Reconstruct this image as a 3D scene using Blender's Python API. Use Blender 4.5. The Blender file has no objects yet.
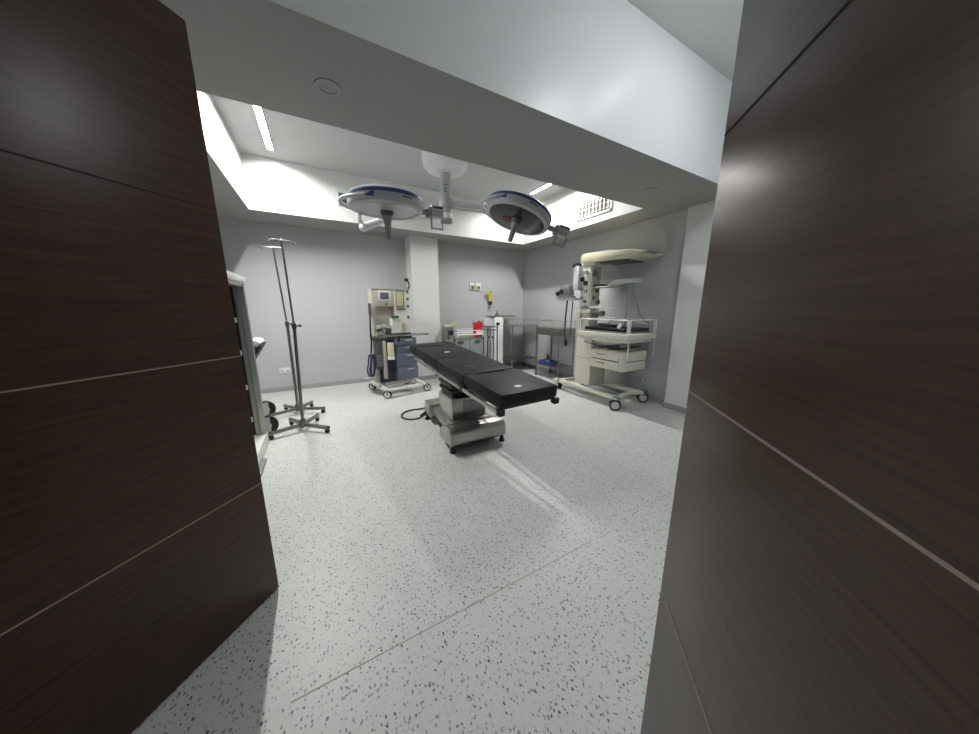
import bpy, bmesh, math, random
from mathutils import Vector, Matrix
random.seed(4)
PI = math.pi
C = bpy.context.scene.collection
S = bpy.context.scene

# ------------------------------------------------------------------ materials
def new_mat(name):
    m = bpy.data.materials.new(name); m.use_nodes = True
    nt = m.node_tree
    return m, nt, nt.nodes['Principled BSDF'], nt.nodes['Material Output']

def mat(name, col, rough=0.5, metal=0.0, spec=0.5, noise=0.0, nscale=8.0, coat=0.0, bump=0.0):
    m, nt, b, out = new_mat(name)
    b.inputs['Base Color'].default_value = (*col, 1)
    b.inputs['Roughness'].default_value = rough
    b.inputs['Metallic'].default_value = metal
    b.inputs['Specular IOR Level'].default_value = spec
    b.inputs['Coat Weight'].default_value = coat
    b.inputs['Coat Roughness'].default_value = 0.12
    if noise or bump:
        tc = nt.nodes.new('ShaderNodeTexCoord'); n = nt.nodes.new('ShaderNodeTexNoise')
        n.inputs['Scale'].default_value = nscale; n.inputs['Detail'].default_value = 4
        nt.links.new(tc.outputs['Object'], n.inputs['Vector'])
        if noise:
            r = nt.nodes.new('ShaderNodeValToRGB')
            lo = [max(0, c * (1 - noise)) for c in col]; hi = [min(1, c * (1 + noise)) for c in col]
            r.color_ramp.elements[0].color = (*lo, 1); r.color_ramp.elements[1].color = (*hi, 1)
            r.color_ramp.elements[0].position = 0.3; r.color_ramp.elements[1].position = 0.7
            nt.links.new(n.outputs['Fac'], r.inputs['Fac']); nt.links.new(r.outputs['Color'], b.inputs['Base Color'])
        if bump:
            bp = nt.nodes.new('ShaderNodeBump'); bp.inputs['Strength'].default_value = bump
            bp.inputs['Distance'].default_value = 0.01
            nt.links.new(n.outputs['Fac'], bp.inputs['Height']); nt.links.new(bp.outputs['Normal'], b.inputs['Normal'])
    return m

def emit_mat(name, col, strength):
    m, nt, b, out = new_mat(name)
    b.inputs['Base Color'].default_value = (*col, 1)
    b.inputs['Emission Color'].default_value = (*col, 1)
    b.inputs['Emission Strength'].default_value = strength
    return m

def glass_mat(name, tint=(1, 1, 1), base=0.06):
    m, nt, b, out = new_mat(name)
    nt.nodes.remove(b)
    t = nt.nodes.new('ShaderNodeBsdfTransparent'); t.inputs['Color'].default_value = (*tint, 1)
    g = nt.nodes.new('ShaderNodeBsdfGlossy'); g.inputs['Roughness'].default_value = 0.05
    lw = nt.nodes.new('ShaderNodeLayerWeight'); lw.inputs['Blend'].default_value = .5
    f = nt.nodes.new('ShaderNodeMath'); f.operation = 'POWER'; f.inputs[1].default_value = 5
    nt.links.new(lw.outputs['Facing'], f.inputs[0])
    a = nt.nodes.new('ShaderNodeMath'); a.operation = 'ADD'; a.inputs[1].default_value = base; a.use_clamp = True
    mx = nt.nodes.new('ShaderNodeMixShader')
    nt.links.new(f.outputs[0], a.inputs[0]); nt.links.new(a.outputs[0], mx.inputs[0])
    nt.links.new(t.outputs[0], mx.inputs[1]); nt.links.new(g.outputs[0], mx.inputs[2])
    nt.links.new(mx.outputs[0], out.inputs['Surface'])
    return m

def floor_mat():
    m, nt, b, out = new_mat('speckled_vinyl')
    N, L = nt.nodes.new, nt.links.new
    tc = N('ShaderNodeTexCoord')
    nz = N('ShaderNodeTexNoise'); nz.inputs['Scale'].default_value = 55; nz.inputs['Detail'].default_value = 2
    L(tc.outputs['Object'], nz.inputs['Vector'])
    sub = N('ShaderNodeVectorMath'); sub.operation = 'SUBTRACT'; sub.inputs[1].default_value = (.5, .5, .5)
    L(nz.outputs['Color'], sub.inputs[0])
    sc = N('ShaderNodeVectorMath'); sc.operation = 'SCALE'; sc.inputs['Scale'].default_value = 0.018
    L(sub.outputs[0], sc.inputs[0])
    add = N('ShaderNodeVectorMath'); add.operation = 'ADD'
    L(tc.outputs['Object'], add.inputs[0]); L(sc.outputs[0], add.inputs[1])
    big = N('ShaderNodeTexNoise'); big.inputs['Scale'].default_value = 1.3; big.inputs['Detail'].default_value = 3
    L(tc.outputs['Object'], big.inputs['Vector'])
    base = N('ShaderNodeMixRGB'); base.inputs[1].default_value = (0.565, 0.585, 0.56, 1); base.inputs[2].default_value = (0.625, 0.645, 0.62, 1)
    L(big.outputs['Fac'], base.inputs[0])
    prev = base.outputs[0]
    # three families of chips: dark, mid grey and faint
    for scale, thr, keep, col in ((52, 0.175, 0.33, (0.11, 0.115, 0.12, 1)), (47, 0.175, 0.44, (0.27, 0.28, 0.275, 1)), (75, 0.24, 0.5, (0.52, 0.53, 0.52, 1))):
        v = N('ShaderNodeTexVoronoi'); v.voronoi_dimensions = '2D'; v.inputs['Scale'].default_value = scale; v.inputs['Randomness'].default_value = 1
        mp = N('ShaderNodeMapping'); mp.inputs['Location'].default_value = (scale * 1.7, scale * .37, 0)
        mp.inputs['Rotation'].default_value = (0, 0, scale); mp.inputs['Scale'].default_value = (1.25, .8, 1)
        L(add.outputs[0], mp.inputs['Vector']); L(mp.outputs[0], v.inputs['Vector'])
        sp = N('ShaderNodeSeparateColor'); L(v.outputs['Color'], sp.inputs[0])
        # chip size varies with the cell's random colour
        sz = N('ShaderNodeMath'); sz.operation = 'MULTIPLY_ADD'; sz.inputs[1].default_value = thr * 0.8; sz.inputs[2].default_value = thr * 0.6
        L(sp.outputs[0], sz.inputs[0])
        lt = N('ShaderNodeMath'); lt.operation = 'LESS_THAN'; L(v.outputs['Distance'], lt.inputs[0]); L(sz.outputs[0], lt.inputs[1])
        kp = N('ShaderNodeMath'); kp.operation = 'LESS_THAN'; L(sp.outputs[1], kp.inputs[0]); kp.inputs[1].default_value = keep
        mu = N('ShaderNodeMath'); mu.operation = 'MULTIPLY'; L(lt.outputs[0], mu.inputs[0]); L(kp.outputs[0], mu.inputs[1])
        mx = N('ShaderNodeMixRGB'); L(mu.outputs[0], mx.inputs[0]); L(prev, mx.inputs[1]); mx.inputs[2].default_value = col
        prev = mx.outputs[0]
    L(prev, b.inputs['Base Color'])
    b.inputs['Roughness'].default_value = 0.42
    b.inputs['Specular IOR Level'].default_value = 0.35
    return m

def wood_mat():
    m, nt, b, out = new_mat('dark_wenge_laminate')
    N, L = nt.nodes.new, nt.links.new
    tc = N('ShaderNodeTexCoord')
    mp = N('ShaderNodeMapping'); mp.inputs['Scale'].default_value = (1.6, 1.6, 42)
    L(tc.outputs['Object'], mp.inputs['Vector'])
    n = N('ShaderNodeTexNoise'); n.inputs['Scale'].default_value = 2.2; n.inputs['Detail'].default_value = 7; n.inputs['Roughness'].default_value = .62
    L(mp.outputs[0], n.inputs['Vector'])
    r = N('ShaderNodeValToRGB'); e = r.color_ramp.elements
    e[0].position = .25; e[0].color = (0.036, 0.0185, 0.0115, 1); e[1].position = .78; e[1].color = (0.086, 0.047, 0.0305, 1)
    L(n.outputs['Fac'], r.inputs['Fac']); L(r.outputs[0], b.inputs['Base Color'])
    b.inputs['Roughness'].default_value = 0.30
    b.inputs['Specular IOR Level'].default_value = 0.26
    bp = N('ShaderNodeBump'); bp.inputs['Strength'].default_value = .08; bp.inputs['Distance'].default_value = .002
    L(n.outputs['Fac'], bp.inputs['Height']); L(bp.outputs[0], b.inputs['Normal'])
    return m

M = dict(
    wall=mat('grey_white_wall_paint', (0.50, 0.51, 0.525), 0.75, spec=.25, noise=.015, nscale=2),
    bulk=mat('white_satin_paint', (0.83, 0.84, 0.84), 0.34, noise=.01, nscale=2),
    pillar=mat('white_matt_paint', (0.74, 0.75, 0.74), 0.7, spec=.25),
    ceil=mat('shade_greyed_ceiling_paint', (0.55, 0.56, 0.56), 0.7, spec=.25),  # greyed mostly to carry the weak light on the tray ceiling
    white=mat('white_gloss_paint', (0.73, 0.74, 0.73), 0.30, noise=.01, nscale=2),
    soffit=mat('shade_darkened_soffit_paint', (0.355, 0.355, 0.34), 0.8, spec=.25, noise=.015, nscale=2),  # white paint darkened to hold the shade under soffit and beam
    base=mat('grey_coved_vinyl', (0.34, 0.35, 0.36), 0.5),
    seam=mat('tan_weld_seam', (0.40, 0.355, 0.31), 0.7),
    floor=floor_mat(), wood=wood_mat(),
    inlay=mat('tan_inlay_strip', (0.33, 0.26, 0.21), 0.4),
    groove=mat('dark_groove', (0.01, 0.008, 0.007), 0.7),
    steel=mat('brushed_stainless', (0.44, 0.43, 0.405), 0.32, 1.0, noise=.08, nscale=30),
    steel_dk=mat('dull_stainless', (0.30, 0.295, 0.28), 0.38, 1.0, noise=.1, nscale=20),
    chrome=mat('chrome', (0.75, 0.75, 0.75), 0.12, 1.0),
    alu=mat('satin_aluminium', (0.40, 0.41, 0.38), 0.42, 0.85),
    vinyl=mat('black_upholstery_vinyl', (0.009, 0.0092, 0.010), 0.52, spec=.22, bump=.05, nscale=60),
    black=mat('black_rubber', (0.012, 0.012, 0.012), 0.55),
    blackgloss=mat('black_plastic', (0.015, 0.015, 0.017), 0.3),
    cream=mat('cream_powder_coat', (0.72, 0.70, 0.60), 0.38, noise=.02),
    hoodcream=mat('yellowed_cream_plastic', (0.64, 0.61, 0.45), 0.4, noise=.03),
    beige=mat('beige_enamel', (0.46, 0.44, 0.37), 0.45, noise=.03),
    panelwhite=mat('off_white_panel', (0.74, 0.73, 0.67), 0.4),
    bluegrey=mat('blue_grey_laminate', (0.120, 0.138, 0.195), 0.45),
    bluedark=mat('dark_navy_panel', (0.030, 0.036, 0.065), 0.5),
    greydark=mat('dark_grey_plastic', (0.07, 0.07, 0.075), 0.5),
    greymid=mat('mid_grey_plastic', (0.25, 0.255, 0.26), 0.5),
    greylt=mat('light_grey_plastic', (0.52, 0.53, 0.54), 0.42),
    lampgrey=mat('pale_grey_lamp_housing', (0.42, 0.44, 0.46), 0.3),
    whiteplastic=mat('white_plastic', (0.82, 0.82, 0.82), 0.35),
    blue=mat('blue_trim', (0.030, 0.065, 0.17), 0.35),
    bluetray=mat('blue_plastic_tray', (0.035, 0.062, 0.26), 0.35),
    hose=mat('blue_corrugated_hose', (0.020, 0.024, 0.095), 0.45),
    red=mat('red_plastic', (0.62, 0.012, 0.03), 0.38),
    lampred=mat('dark_red_reflector', (0.10, 0.005, 0.01), 0.3),
    green=mat('dark_green_dial', (0.01, 0.10, 0.06), 0.4),
    teal=mat('teal_grey_bumper', (0.10, 0.19, 0.17), 0.45),
    yellow=mat('yellow_plastic', (0.66, 0.50, 0.06), 0.4),
    yellowgreen=mat('yellow_green_cap', (0.50, 0.54, 0.16), 0.4),
    tube=mat('flowmeter_tube_yellow', (0.55, 0.55, 0.33), 0.25),
    canister=mat('straw_coloured_canister', (0.58, 0.55, 0.36), 0.35),
    lcd=mat('grey_blue_lcd', (0.115, 0.145, 0.18), 0.25),
    lampglass=mat('dark_lamp_glass', (0.030, 0.034, 0.036), 0.14, spec=.6),
    lampglass2=mat('frosted_lamp_lens', (0.40, 0.42, 0.43), 0.22, spec=.6),
    strip=emit_mat('led_strip_glow', (1.0, 0.985, 0.95), 405.0),
    panel=emit_mat('fill_panel_glow', (0.93, 0.97, 1.0), 9.0),  # glow of the added corridor fill panel
    strip2=emit_mat('cool_led_strip_glow', (0.93, 0.97, 1.0), 36.0),
    dome=emit_mat('fill_dome_glow', (0.93, 0.97, 1.0), 31.0),  # glow of the added fill dome
    gun=mat('tarnished_steel', (0.20, 0.195, 0.185), 0.36, 0.9),
    ring=mat('downlight_ring', (0.36, 0.36, 0.35), 0.5),
    glass=glass_mat('clear_acrylic', (0.97, 0.98, 0.98), 0.015),
    cabglass=glass_mat('cabinet_glass', (0.80, 0.84, 0.82)),
    doorgrey=mat('blue_grey_enamel', (0.235, 0.26, 0.265), 0.35),
    socket=mat('socket_white', (0.80, 0.80, 0.78), 0.35),
)

# ------------------------------------------------------------------ mesh helpers
class MB:
    """collects shapes for ONE mesh"""
    def __init__(s): s.bm = bmesh.new()
    def _add(s, t, mx=None):
        if mx is not None: bmesh.ops.transform(t, matrix=mx, verts=t.verts)
        me = bpy.data.meshes.new('tmp'); t.to_mesh(me); t.free()
        s.bm.from_mesh(me); bpy.data.meshes.remove(me)
        return s
    def box(s, c, size, bev=0.0, rot=(0, 0, 0), seg=2, mx=None, taper=None):
        t = bmesh.new(); bmesh.ops.create_cube(t, size=1)
        for v in t.verts:
            v.co = Vector((v.co.x * size[0], v.co.y * size[1], v.co.z * size[2]))
            if taper and v.co.z > 0: v.co.x *= taper[0]; v.co.y *= taper[1]
        if bev: bmesh.ops.bevel(t, geom=t.edges[:], offset=bev, segments=seg, profile=.6, affect='EDGES', clamp_overlap=True)
        m = Matrix.Translation(c) @ (Matrix.Rotation(rot[2], 4, 'Z') @ Matrix.Rotation(rot[1], 4, 'Y') @ Matrix.Rotation(rot[0], 4, 'X'))
        if mx is not None: m = mx @ m
        return s._add(t, m)
    def bb(s, a, b, bev=0.0, **k):
        return s.box([(a[i] + b[i]) / 2 for i in range(3)], [abs(b[i] - a[i]) for i in range(3)], bev, **k)
    def cyl(s, p0, p1, r, r2=None, seg=20, cap=True, bev=0):
        p0, p1 = Vector(p0), Vector(p1); d = p1 - p0
        t = bmesh.new()
        bmesh.ops.create_cone(t, cap_ends=cap, segments=seg, radius1=r, radius2=r if r2 is None else r2, depth=d.length)
        if bev:
            es = [e for e in t.edges if abs(e.verts[0].co.z - e.verts[1].co.z) < 1e-6]
            bmesh.ops.bevel(t, geom=es, offset=bev, segments=2, profile=.6, affect='EDGES', clamp_overlap=True)
        return s._add(t, Matrix.Translation((p0 + p1) / 2) @ d.to_track_quat('Z', 'Y').to_matrix().to_4x4())
    def tube(s, pts, r, seg=8, sub=6, closed=False):
        P = [Vector(p) for p in pts]
        if sub > 1 and len(P) > 2:
            Q = []; n = len(P)
            rng = range(n) if closed else range(n - 1)
            for i in rng:
                p1, p2 = P[i], P[(i + 1) % n]
                p0 = P[i - 1] if (closed or i > 0) else p1 * 2 - p2
                p3 = P[(i + 2) % n] if (closed or i + 2 < n) else p2 * 2 - p1
                for k in range(sub):
                    u = k / sub
                    Q.append(.5 * ((2 * p1) + (p2 - p0) * u + (2 * p0 - 5 * p1 + 4 * p2 - p3) * u * u + (3 * p1 - p0 - 3 * p2 + p3) * u ** 3))
            if not closed: Q.append(P[-1])
            P = Q
        t = bmesh.new(); rings = []; n = len(P); up = None
        for i, p in enumerate(P):
            a = P[(i - 1) % n] if (closed or i > 0) else p
            b = P[(i + 1) % n] if (closed or i < n - 1) else p
            d = (b - a).normalized()
            if up is None: up = Vector((0, 0, 1)) if abs(d.z) < .9 else Vector((1, 0, 0))
            x = d.cross(up); 
            if x.length < 1e-4: x = d.cross(Vector((0, 1, 0)))
            x.normalize(); up = x.cross(d).normalized()
            rings.append([t.verts.new(p + x * (r * math.cos(2 * PI * k / seg)) + up * (r * math.sin(2 * PI * k / seg))) for k in range(seg)])
        for i in range(n if closed else n - 1):
            A, B = rings[i], rings[(i + 1) % n]
            for k in range(seg): t.faces.new((A[k], A[(k + 1) % seg], B[(k + 1) % seg], B[k]))
        if not closed:
            t.faces.new(rings[0][::-1]); t.faces.new(rings[-1])
        bmesh.ops.recalc_face_normals(t, faces=t.faces[:])
        return s._add(t)
    def poly(s, pts2, z0, z1, mx=None, bev=0):
        """extrude a 2-D outline (x,y) from z0 to z1, then transform"""
        t = bmesh.new()
        a = [t.verts.new((p[0], p[1], z0)) for p in pts2]; b = [t.verts.new((p[0], p[1], z1)) for p in pts2]
        n = len(pts2); t.faces.new(a[::-1]); t.faces.new(b)
        for i in range(n): t.faces.new((a[i], a[(i + 1) % n], b[(i + 1) % n], b[i]))
        bmesh.ops.recalc_face_normals(t, faces=t.faces[:])
        if bev: bmesh.ops.bevel(t, geom=t.edges[:], offset=bev, segments=2, profile=.6, affect='EDGES', clamp_overlap=True)
        return s._add(t, mx)
    def lathe(s, prof, mx=None, seg=40, a0=0, a1=2 * PI):
        t = bmesh.new(); full = abs(a1 - a0 - 2 * PI) < 1e-6
        cols = []
        for k in range(seg if full else seg + 1):
            a = a0 + (a1 - a0) * k / seg
            cols.append([t.verts.new((r * math.cos(a), r * math.sin(a), z)) for r, z in prof])
        n = len(cols)
        for k in range(n if full else n - 1):
            A, B = cols[k], cols[(k + 1) % n]
            for j in range(len(prof) - 1): t.faces.new((A[j], B[j], B[j + 1], A[j + 1]))
        bmesh.ops.remove_doubles(t, verts=t.verts, dist=1e-6)
        bmesh.ops.recalc_face_normals(t, faces=t.faces[:])
        return s._add(t, mx)
    def sphere(s, c, r, sc=(1, 1, 1), seg=16):
        t = bmesh.new(); bmesh.ops.create_uvsphere(t, u_segments=seg, v_segments=seg // 2, radius=r)
        return s._add(t, Matrix.Translation(c) @ Matrix.Diagonal((*sc, 1)))
    def build(s, name, m, parent=None, org=None, mx=None, label=None, smooth=True):
        bm = s.bm
        if mx is not None: bmesh.ops.transform(bm, matrix=mx, verts=bm.verts)
        if org is None and parent is not None:
            org = parent.get('_org')
        if org is not None: bmesh.ops.translate(bm, vec=-Vector(org), verts=bm.verts)
        bm.normal_update()
        if smooth:
            for f in bm.faces: f.smooth = True
            for e in bm.edges:
                if len(e.link_faces) == 2 and e.calc_face_angle(0) > math.radians(38): e.smooth = False
        me = bpy.data.meshes.new(name); bm.to_mesh(me); bm.free()
        me.materials.append(M[m] if isinstance(m, str) else m)
        o = bpy.data.objects.new(name, me); C.objects.link(o)
        if parent is not None: o.parent = parent
        if parent is not None and parent.get('_org') is not None: o['_org'] = parent['_org']
        if label: o['label'] = label
        return o

def thing(name, label, cat, loc, rz=0, group=None, local=False):
    """Empty at the thing's base; children are modelled in world space unless local"""
    o = bpy.data.objects.new(name, None); C.objects.link(o); o.empty_display_size = .1
    o.location = loc; o.rotation_euler = (0, 0, rz)
    o['label'] = label; o['category'] = cat
    if group: o['group'] = group
    o['_org'] = (0.0, 0.0, 0.0) if local else tuple(float(v) for v in loc)
    return o

def struct(name, mb, m, loc=None):
    o = mb.build(name, m, org=loc)
    if loc: o.location = loc
    o['kind'] = 'structure'
    return o

def solo(name, mb, m, label, cat, loc, group=None):
    o = mb.build(name, m, org=loc); o.location = loc; o['label'] = label; o['category'] = cat
    if group: o['group'] = group
    return o

def dup(root, loc, rz=None, label=None):
    r = root.copy(); C.objects.link(r); r.location = loc
    if rz is not None: r.rotation_euler = (0, 0, rz)
    if label: r['label'] = label
    for ch in list(root.children):
        c = ch.copy(); C.objects.link(c); c.parent = r
        for g in list(ch.children):
            d = g.copy(); C.objects.link(d); d.parent = c
    return r

def caster(parent, p, top, r=.045, w=.028, rot=0.0, hub='greylt', fork='greydark', double=False):
    """part caster (fork and stem) > wheel, wheel_hub"""
    x, y = p; org = Vector((x, y, 0)); R = Matrix.Translation(org) @ Matrix.Rotation(rot, 4, 'Z')
    ww = w * (2.1 if double else 1)
    f = MB(); f.box((0, 0, (top + 2 * r) / 2 + .004), (r * .7, ww * 1.15, max(.012, top - 2 * r)), .003)
    for sg in ((0,) if double else (-1, 1)):
        f.box((0, sg * ww * .62, r * 1.45), (r * .55, .006 if not double else ww * .25, r * 1.3), .002)
    fo = f.build('caster', fork, parent, mx=R)
    t = MB()
    offs = (-w * .62, w * .62) if double else (0,)
    for o in offs: t.cyl((0, o - w / 2, r), (0, o + w / 2, r), r, seg=24, bev=.006)
    t.build('wheel', 'black', fo, mx=R)
    h = MB(); e = max(abs(o) for o in offs) + w / 2 + .002
    h.cyl((0, -e, r), (0, e, r), r * .70, seg=20)
    h.build('wheel_hub', hub, fo, mx=R)
    return fo

# ------------------------------------------------------------------ room
XL, XR, YB, YS = -1.35, 4.20, 5.82, -1.0
ZT = 3.62
DA, DB = Vector((-0.85, 1.0)), Vector((0.24, -0.2))         # hinges of the double door
dd = (DB - DA).normalized(); dn = Vector((-dd.y, dd.x))      # dn points into the room
if dn.x < 0: dn = -dn
tL = (XL - DA.x) / dd.x; PL = DA + dd * tL
tR = (YS - DA.y) / dd.y; PR = DA + dd * tR

b = MB(); b.bb((-3.6, -3.2, -.1), (XR + .1, YB + .1, 0)); struct('floor', b, 'floor')
b = MB(); b.bb((-.22, 1.037, 0), (1.30, 1.0415, .0010)); struct('trim_1', b, 'seam')
b = MB(); b.bb((XL - .1, PL.y, 0), (XL, YB + .1, ZT)); struct('wall_left', b, 'wall')
b = MB(); b.bb((XL, YB, 0), (XR, YB + .1, ZT)); struct('wall_back', b, 'wall')
b = MB(); b.bb((XR, YS - .1, 0), (XR + .1, YB + .1, ZT)); struct('wall_right', b, 'wall')
b = MB(); b.bb((PR.x, YS - .1, 0), (XR, YS, ZT)); struct('wall_front', b, 'wall')
def dseg(mb, t0, t1, z0, z1, th=.12):
    a, c = DA + dd * t0, DA + dd * t1
    o = -dn * th
    mb.poly([(a.x, a.y), (c.x, c.y), (c.x + o.x, c.y + o.y), (a.x + o.x, a.y + o.y)], z0, z1)
W_D = (DB - DA).length; HD = 2.34
b = MB(); dseg(b, tL, -.03, 0, ZT); dseg(b, W_D + .03, tR, 0, ZT); dseg(b, -.03, W_D + .03, HD + .03, ZT)
struct('wall_doorway', b, 'wall')
b = MB()
for t0, t1 in ((-.035, -.005), (W_D + .005, W_D + .035)): dseg(b, t0, t1, 0, HD + .03, .13)
dseg(b, -.035, W_D + .035, HD + .005, HD + .035, .13)
struct('trim_2', b, 'wood')
# corridor behind the camera
cor = [DA + dd * tL, DA + dd * tR]
back = -dn * 1.7
b = MB()
for p, q in ((cor[0] - dn * .12, cor[0] + back), (cor[0] + back, cor[1] + back), (cor[1] + back, cor[1] - dn * .12)):
    d = (q - p).normalized(); n = Vector((-d.y, d.x)) * .08
    b.poly([(p.x, p.y), (q.x, q.y), (q.x + n.x, q.y + n.y), (p.x + n.x, p.y + n.y)], 0, ZT)
struct('wall_corridor', b, 'wall')

# ceiling: high part by the door, dropped beam and soffits, raised tray
TX0, TX1, TY0, TY1, ZS, ZC, ZV = -.66, 3.68, 2.57, 5.12, 2.6, 3.25, 3.47
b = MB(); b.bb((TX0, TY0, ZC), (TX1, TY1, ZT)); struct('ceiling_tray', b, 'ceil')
b = MB(); b.bb((-3.6, -3.2, ZV), (XR, 1.73, ZT)); struct('ceiling', b, 'white')
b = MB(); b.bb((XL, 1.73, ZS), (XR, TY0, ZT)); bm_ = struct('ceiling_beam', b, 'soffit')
# the beam's front face and the sides of the tray carry glossy white paint
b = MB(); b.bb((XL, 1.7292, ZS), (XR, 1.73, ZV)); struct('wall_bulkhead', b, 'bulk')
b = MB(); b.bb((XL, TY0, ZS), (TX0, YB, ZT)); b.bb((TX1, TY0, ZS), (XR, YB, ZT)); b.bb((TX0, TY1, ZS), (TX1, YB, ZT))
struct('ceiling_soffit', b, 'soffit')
b = MB(); e = .005
b.bb((TX0, TY0, ZS), (TX0 + e, TY1, ZC)); b.bb((TX1 - e, TY0, ZS), (TX1, TY1, ZC))
b.bb((TX0 + e, TY1 - e, ZS), (TX1 - e, TY1, ZC)); b.bb((TX0 + e, TY0, ZS), (TX1 - e, TY0 + e, ZC))
struct('trim_3', b, 'white')
# columns
b = MB(); b.bb((1.50, 5.46, 0), (2.0, YB, ZS)); struct('pillar_back', b, 'pillar')
b = MB(); b.bb((4.12, 1.30, 0), (XR, 2.27, ZS)); struct('pillar_right', b, 'pillar')
# baseboards (coved vinyl upstand)
def baseb(name, segs):
    b = MB()
    for a, c in segs: b.bb((*a, 0), (*c, .075), .004)
    struct(name, b, 'base')
baseb('baseboard_left', [((XL, PL.y), (XL + .012, YB))])
baseb('baseboard_back', [((XL + .012, YB - .012), (1.5, YB)), ((1.488, 5.448), (2.012, 5.46)), ((1.488, 5.46), (1.5, YB - .012)), ((2.0, 5.46), (2.012, YB - .012)), ((2.012, YB - .012), (XR, YB))])
baseb('baseboard_right', [((XR - .012, 2.27), (XR, YB - .012)), ((4.108, 1.3), (4.12, 2.282)), ((4.12, 2.27), (XR - .012, 2.282)), ((XR - .012, YS), (XR, 1.3))])

# double door, both leaves swung open into the room
def leaf(name, hinge, edge):
    h, e = Vector(hinge), Vector(edge); d = (e - h); w = d.length; rz = math.atan2(d.y, d.x)
    R = Matrix.Translation((h.x, h.y, 0)) @ Matrix.Rotation(rz, 4, 'Z')
    rt = bpy.data.objects.new(name, None); C.objects.link(rt); rt.location = (h.x, h.y, 0); rt['kind'] = 'structure'
    rt.rotation_euler = (0, 0, rz); rt['_org'] = (0.0, 0.0, 0.0)
    b = MB(); b.bb((0, -.022, .008), (w, .022, HD), .002); b.build('leaf_panel', 'wood', rt)
    for z in (.585, 1.175, 1.74):
        b = MB(); b.bb((.002, -.0228, z - .0022), (w - .002, .0228, z + .0022)); b.build('inlay_strip', 'inlay' if z < 1.5 else 'groove', rt)
    hb = MB()
    for z in (.25, 1.15, 2.1): hb.cyl((-.006, 0, z - .05), (-.006, 0, z + .05), .009, seg=12)
    hb.build('hinge', 'steel', rt)
    return rt
nL = Vector((.73, -.68))
leaf('door_1', DA + nL * -.022, Vector((-.303, 1.588)) + nL * -.022)
leaf('door_2', DB + nL * .022, Vector((.79, .379)) + nL * .022)

# ------------------------------------------------------------------ ceiling fittings
def strip(x, y0, y1, label, zc=ZC, m='strip', w=.028, lip=.016):
    # slim recessed channel: the glowing diffuser sits level with the ceiling between two thin lips
    t = thing('strip_light', label, 'ceiling light', (x, (y0 + y1) / 2, zc - .004), group='LED strip lights in the ceiling')
    b = MB(); h = zc - lip
    b.bb((x - w - .006, y0, h), (x - w, y1, zc + .004)); b.bb((x + w, y0, h), (x + w + .006, y1, zc + .004)); b.bb((x - w, y0, h), (x + w, y0 + .006, zc)); b.bb((x - w, y1 - .006, h), (x + w, y1, zc)); b.build('housing', 'ring', t)
    b = MB(); b.bb((x - w, y0 + .01, zc - .003), (x + w, y1 - .01, zc)); b.build('diffuser', m, t)
strip(-.325, 3.30, 4.82, 'long bright LED strip light on raised ceiling, at the left end above the drip stands')
strip(3.28, 3.40, 4.40, 'bright LED strip light on raised ceiling, beside the white wall grille at the right')
strip(2.76, .45, 1.18, 'LED strip light on the high ceiling on the entrance side of the beam', ZV, 'strip2', .03, .004)

def downlight(x, y, label, r=.07):
    t = thing('downlight', label, 'ceiling light', (x, y, ZS - .004), group='unlit round downlights in the soffit')
    b = MB(); b.lathe([(r, 0), (r * .98, -.007), (r * .72, -.009), (r * .68, 0)], Matrix.Translation((x, y, ZS))); b.build('trim_ring', 'ring', t)
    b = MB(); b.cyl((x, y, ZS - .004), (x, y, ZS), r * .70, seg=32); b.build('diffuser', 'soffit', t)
downlight(.167, 2.16, 'unlit round downlight in the beam, the large one above the left strip light')
downlight(3.18, 2.165, 'unlit round downlight in the beam, near the right white pilaster')
downlight(-1.03, 5.20, 'unlit round downlight in the left soffit, partly behind the open left door')
downlight(3.98, 3.22, 'unlit round downlight in the right soffit above the baby warmer hood')

# supply air grille on the right tray wall
gx = TX1 - e
t = thing('air_grille', 'white air grille with egg-crate bars on the right side of the raised ceiling', 'vent', (gx, 3.38, 2.72))
b = MB(); y0, y1, z0, z1 = 3.05, 3.72, 2.70, 2.96
for a, c in (((gx - .014, y0, z0), (gx, y1, z0 + .03)), ((gx - .014, y0, z1 - .03), (gx, y1, z1)), ((gx - .014, y0, z0), (gx, y0 + .03, z1)), ((gx - .014, y1 - .03, z0), (gx, y1, z1))): b.bb(a, c, .003)
b.build('frame', 'whiteplastic', t)
b = MB(); b.bb((gx - .002, y0 + .02, z0 + .02), (gx - .0005, y1 - .02, z1 - .02)); b.build('backing', 'greydark', t)
b = MB()
for i in range(9):
    y = y0 + .03 + (y1 - y0 - .06) * (i + .5) / 9; b.box((gx - .008, y, (z0 + z1) / 2), (.012, .022, z1 - z0 - .05), .002)
b.build('vertical_bars', 'beige', t)
b = MB()
for i in range(3):
    z = z0 + .03 + (z1 - z0 - .06) * (i + .5) / 3; b.box((gx - .007, (y0 + y1) / 2, z), (.010, y1 - y0 - .05, .008))
b.build('horizontal_bars', 'beige', t)
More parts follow.
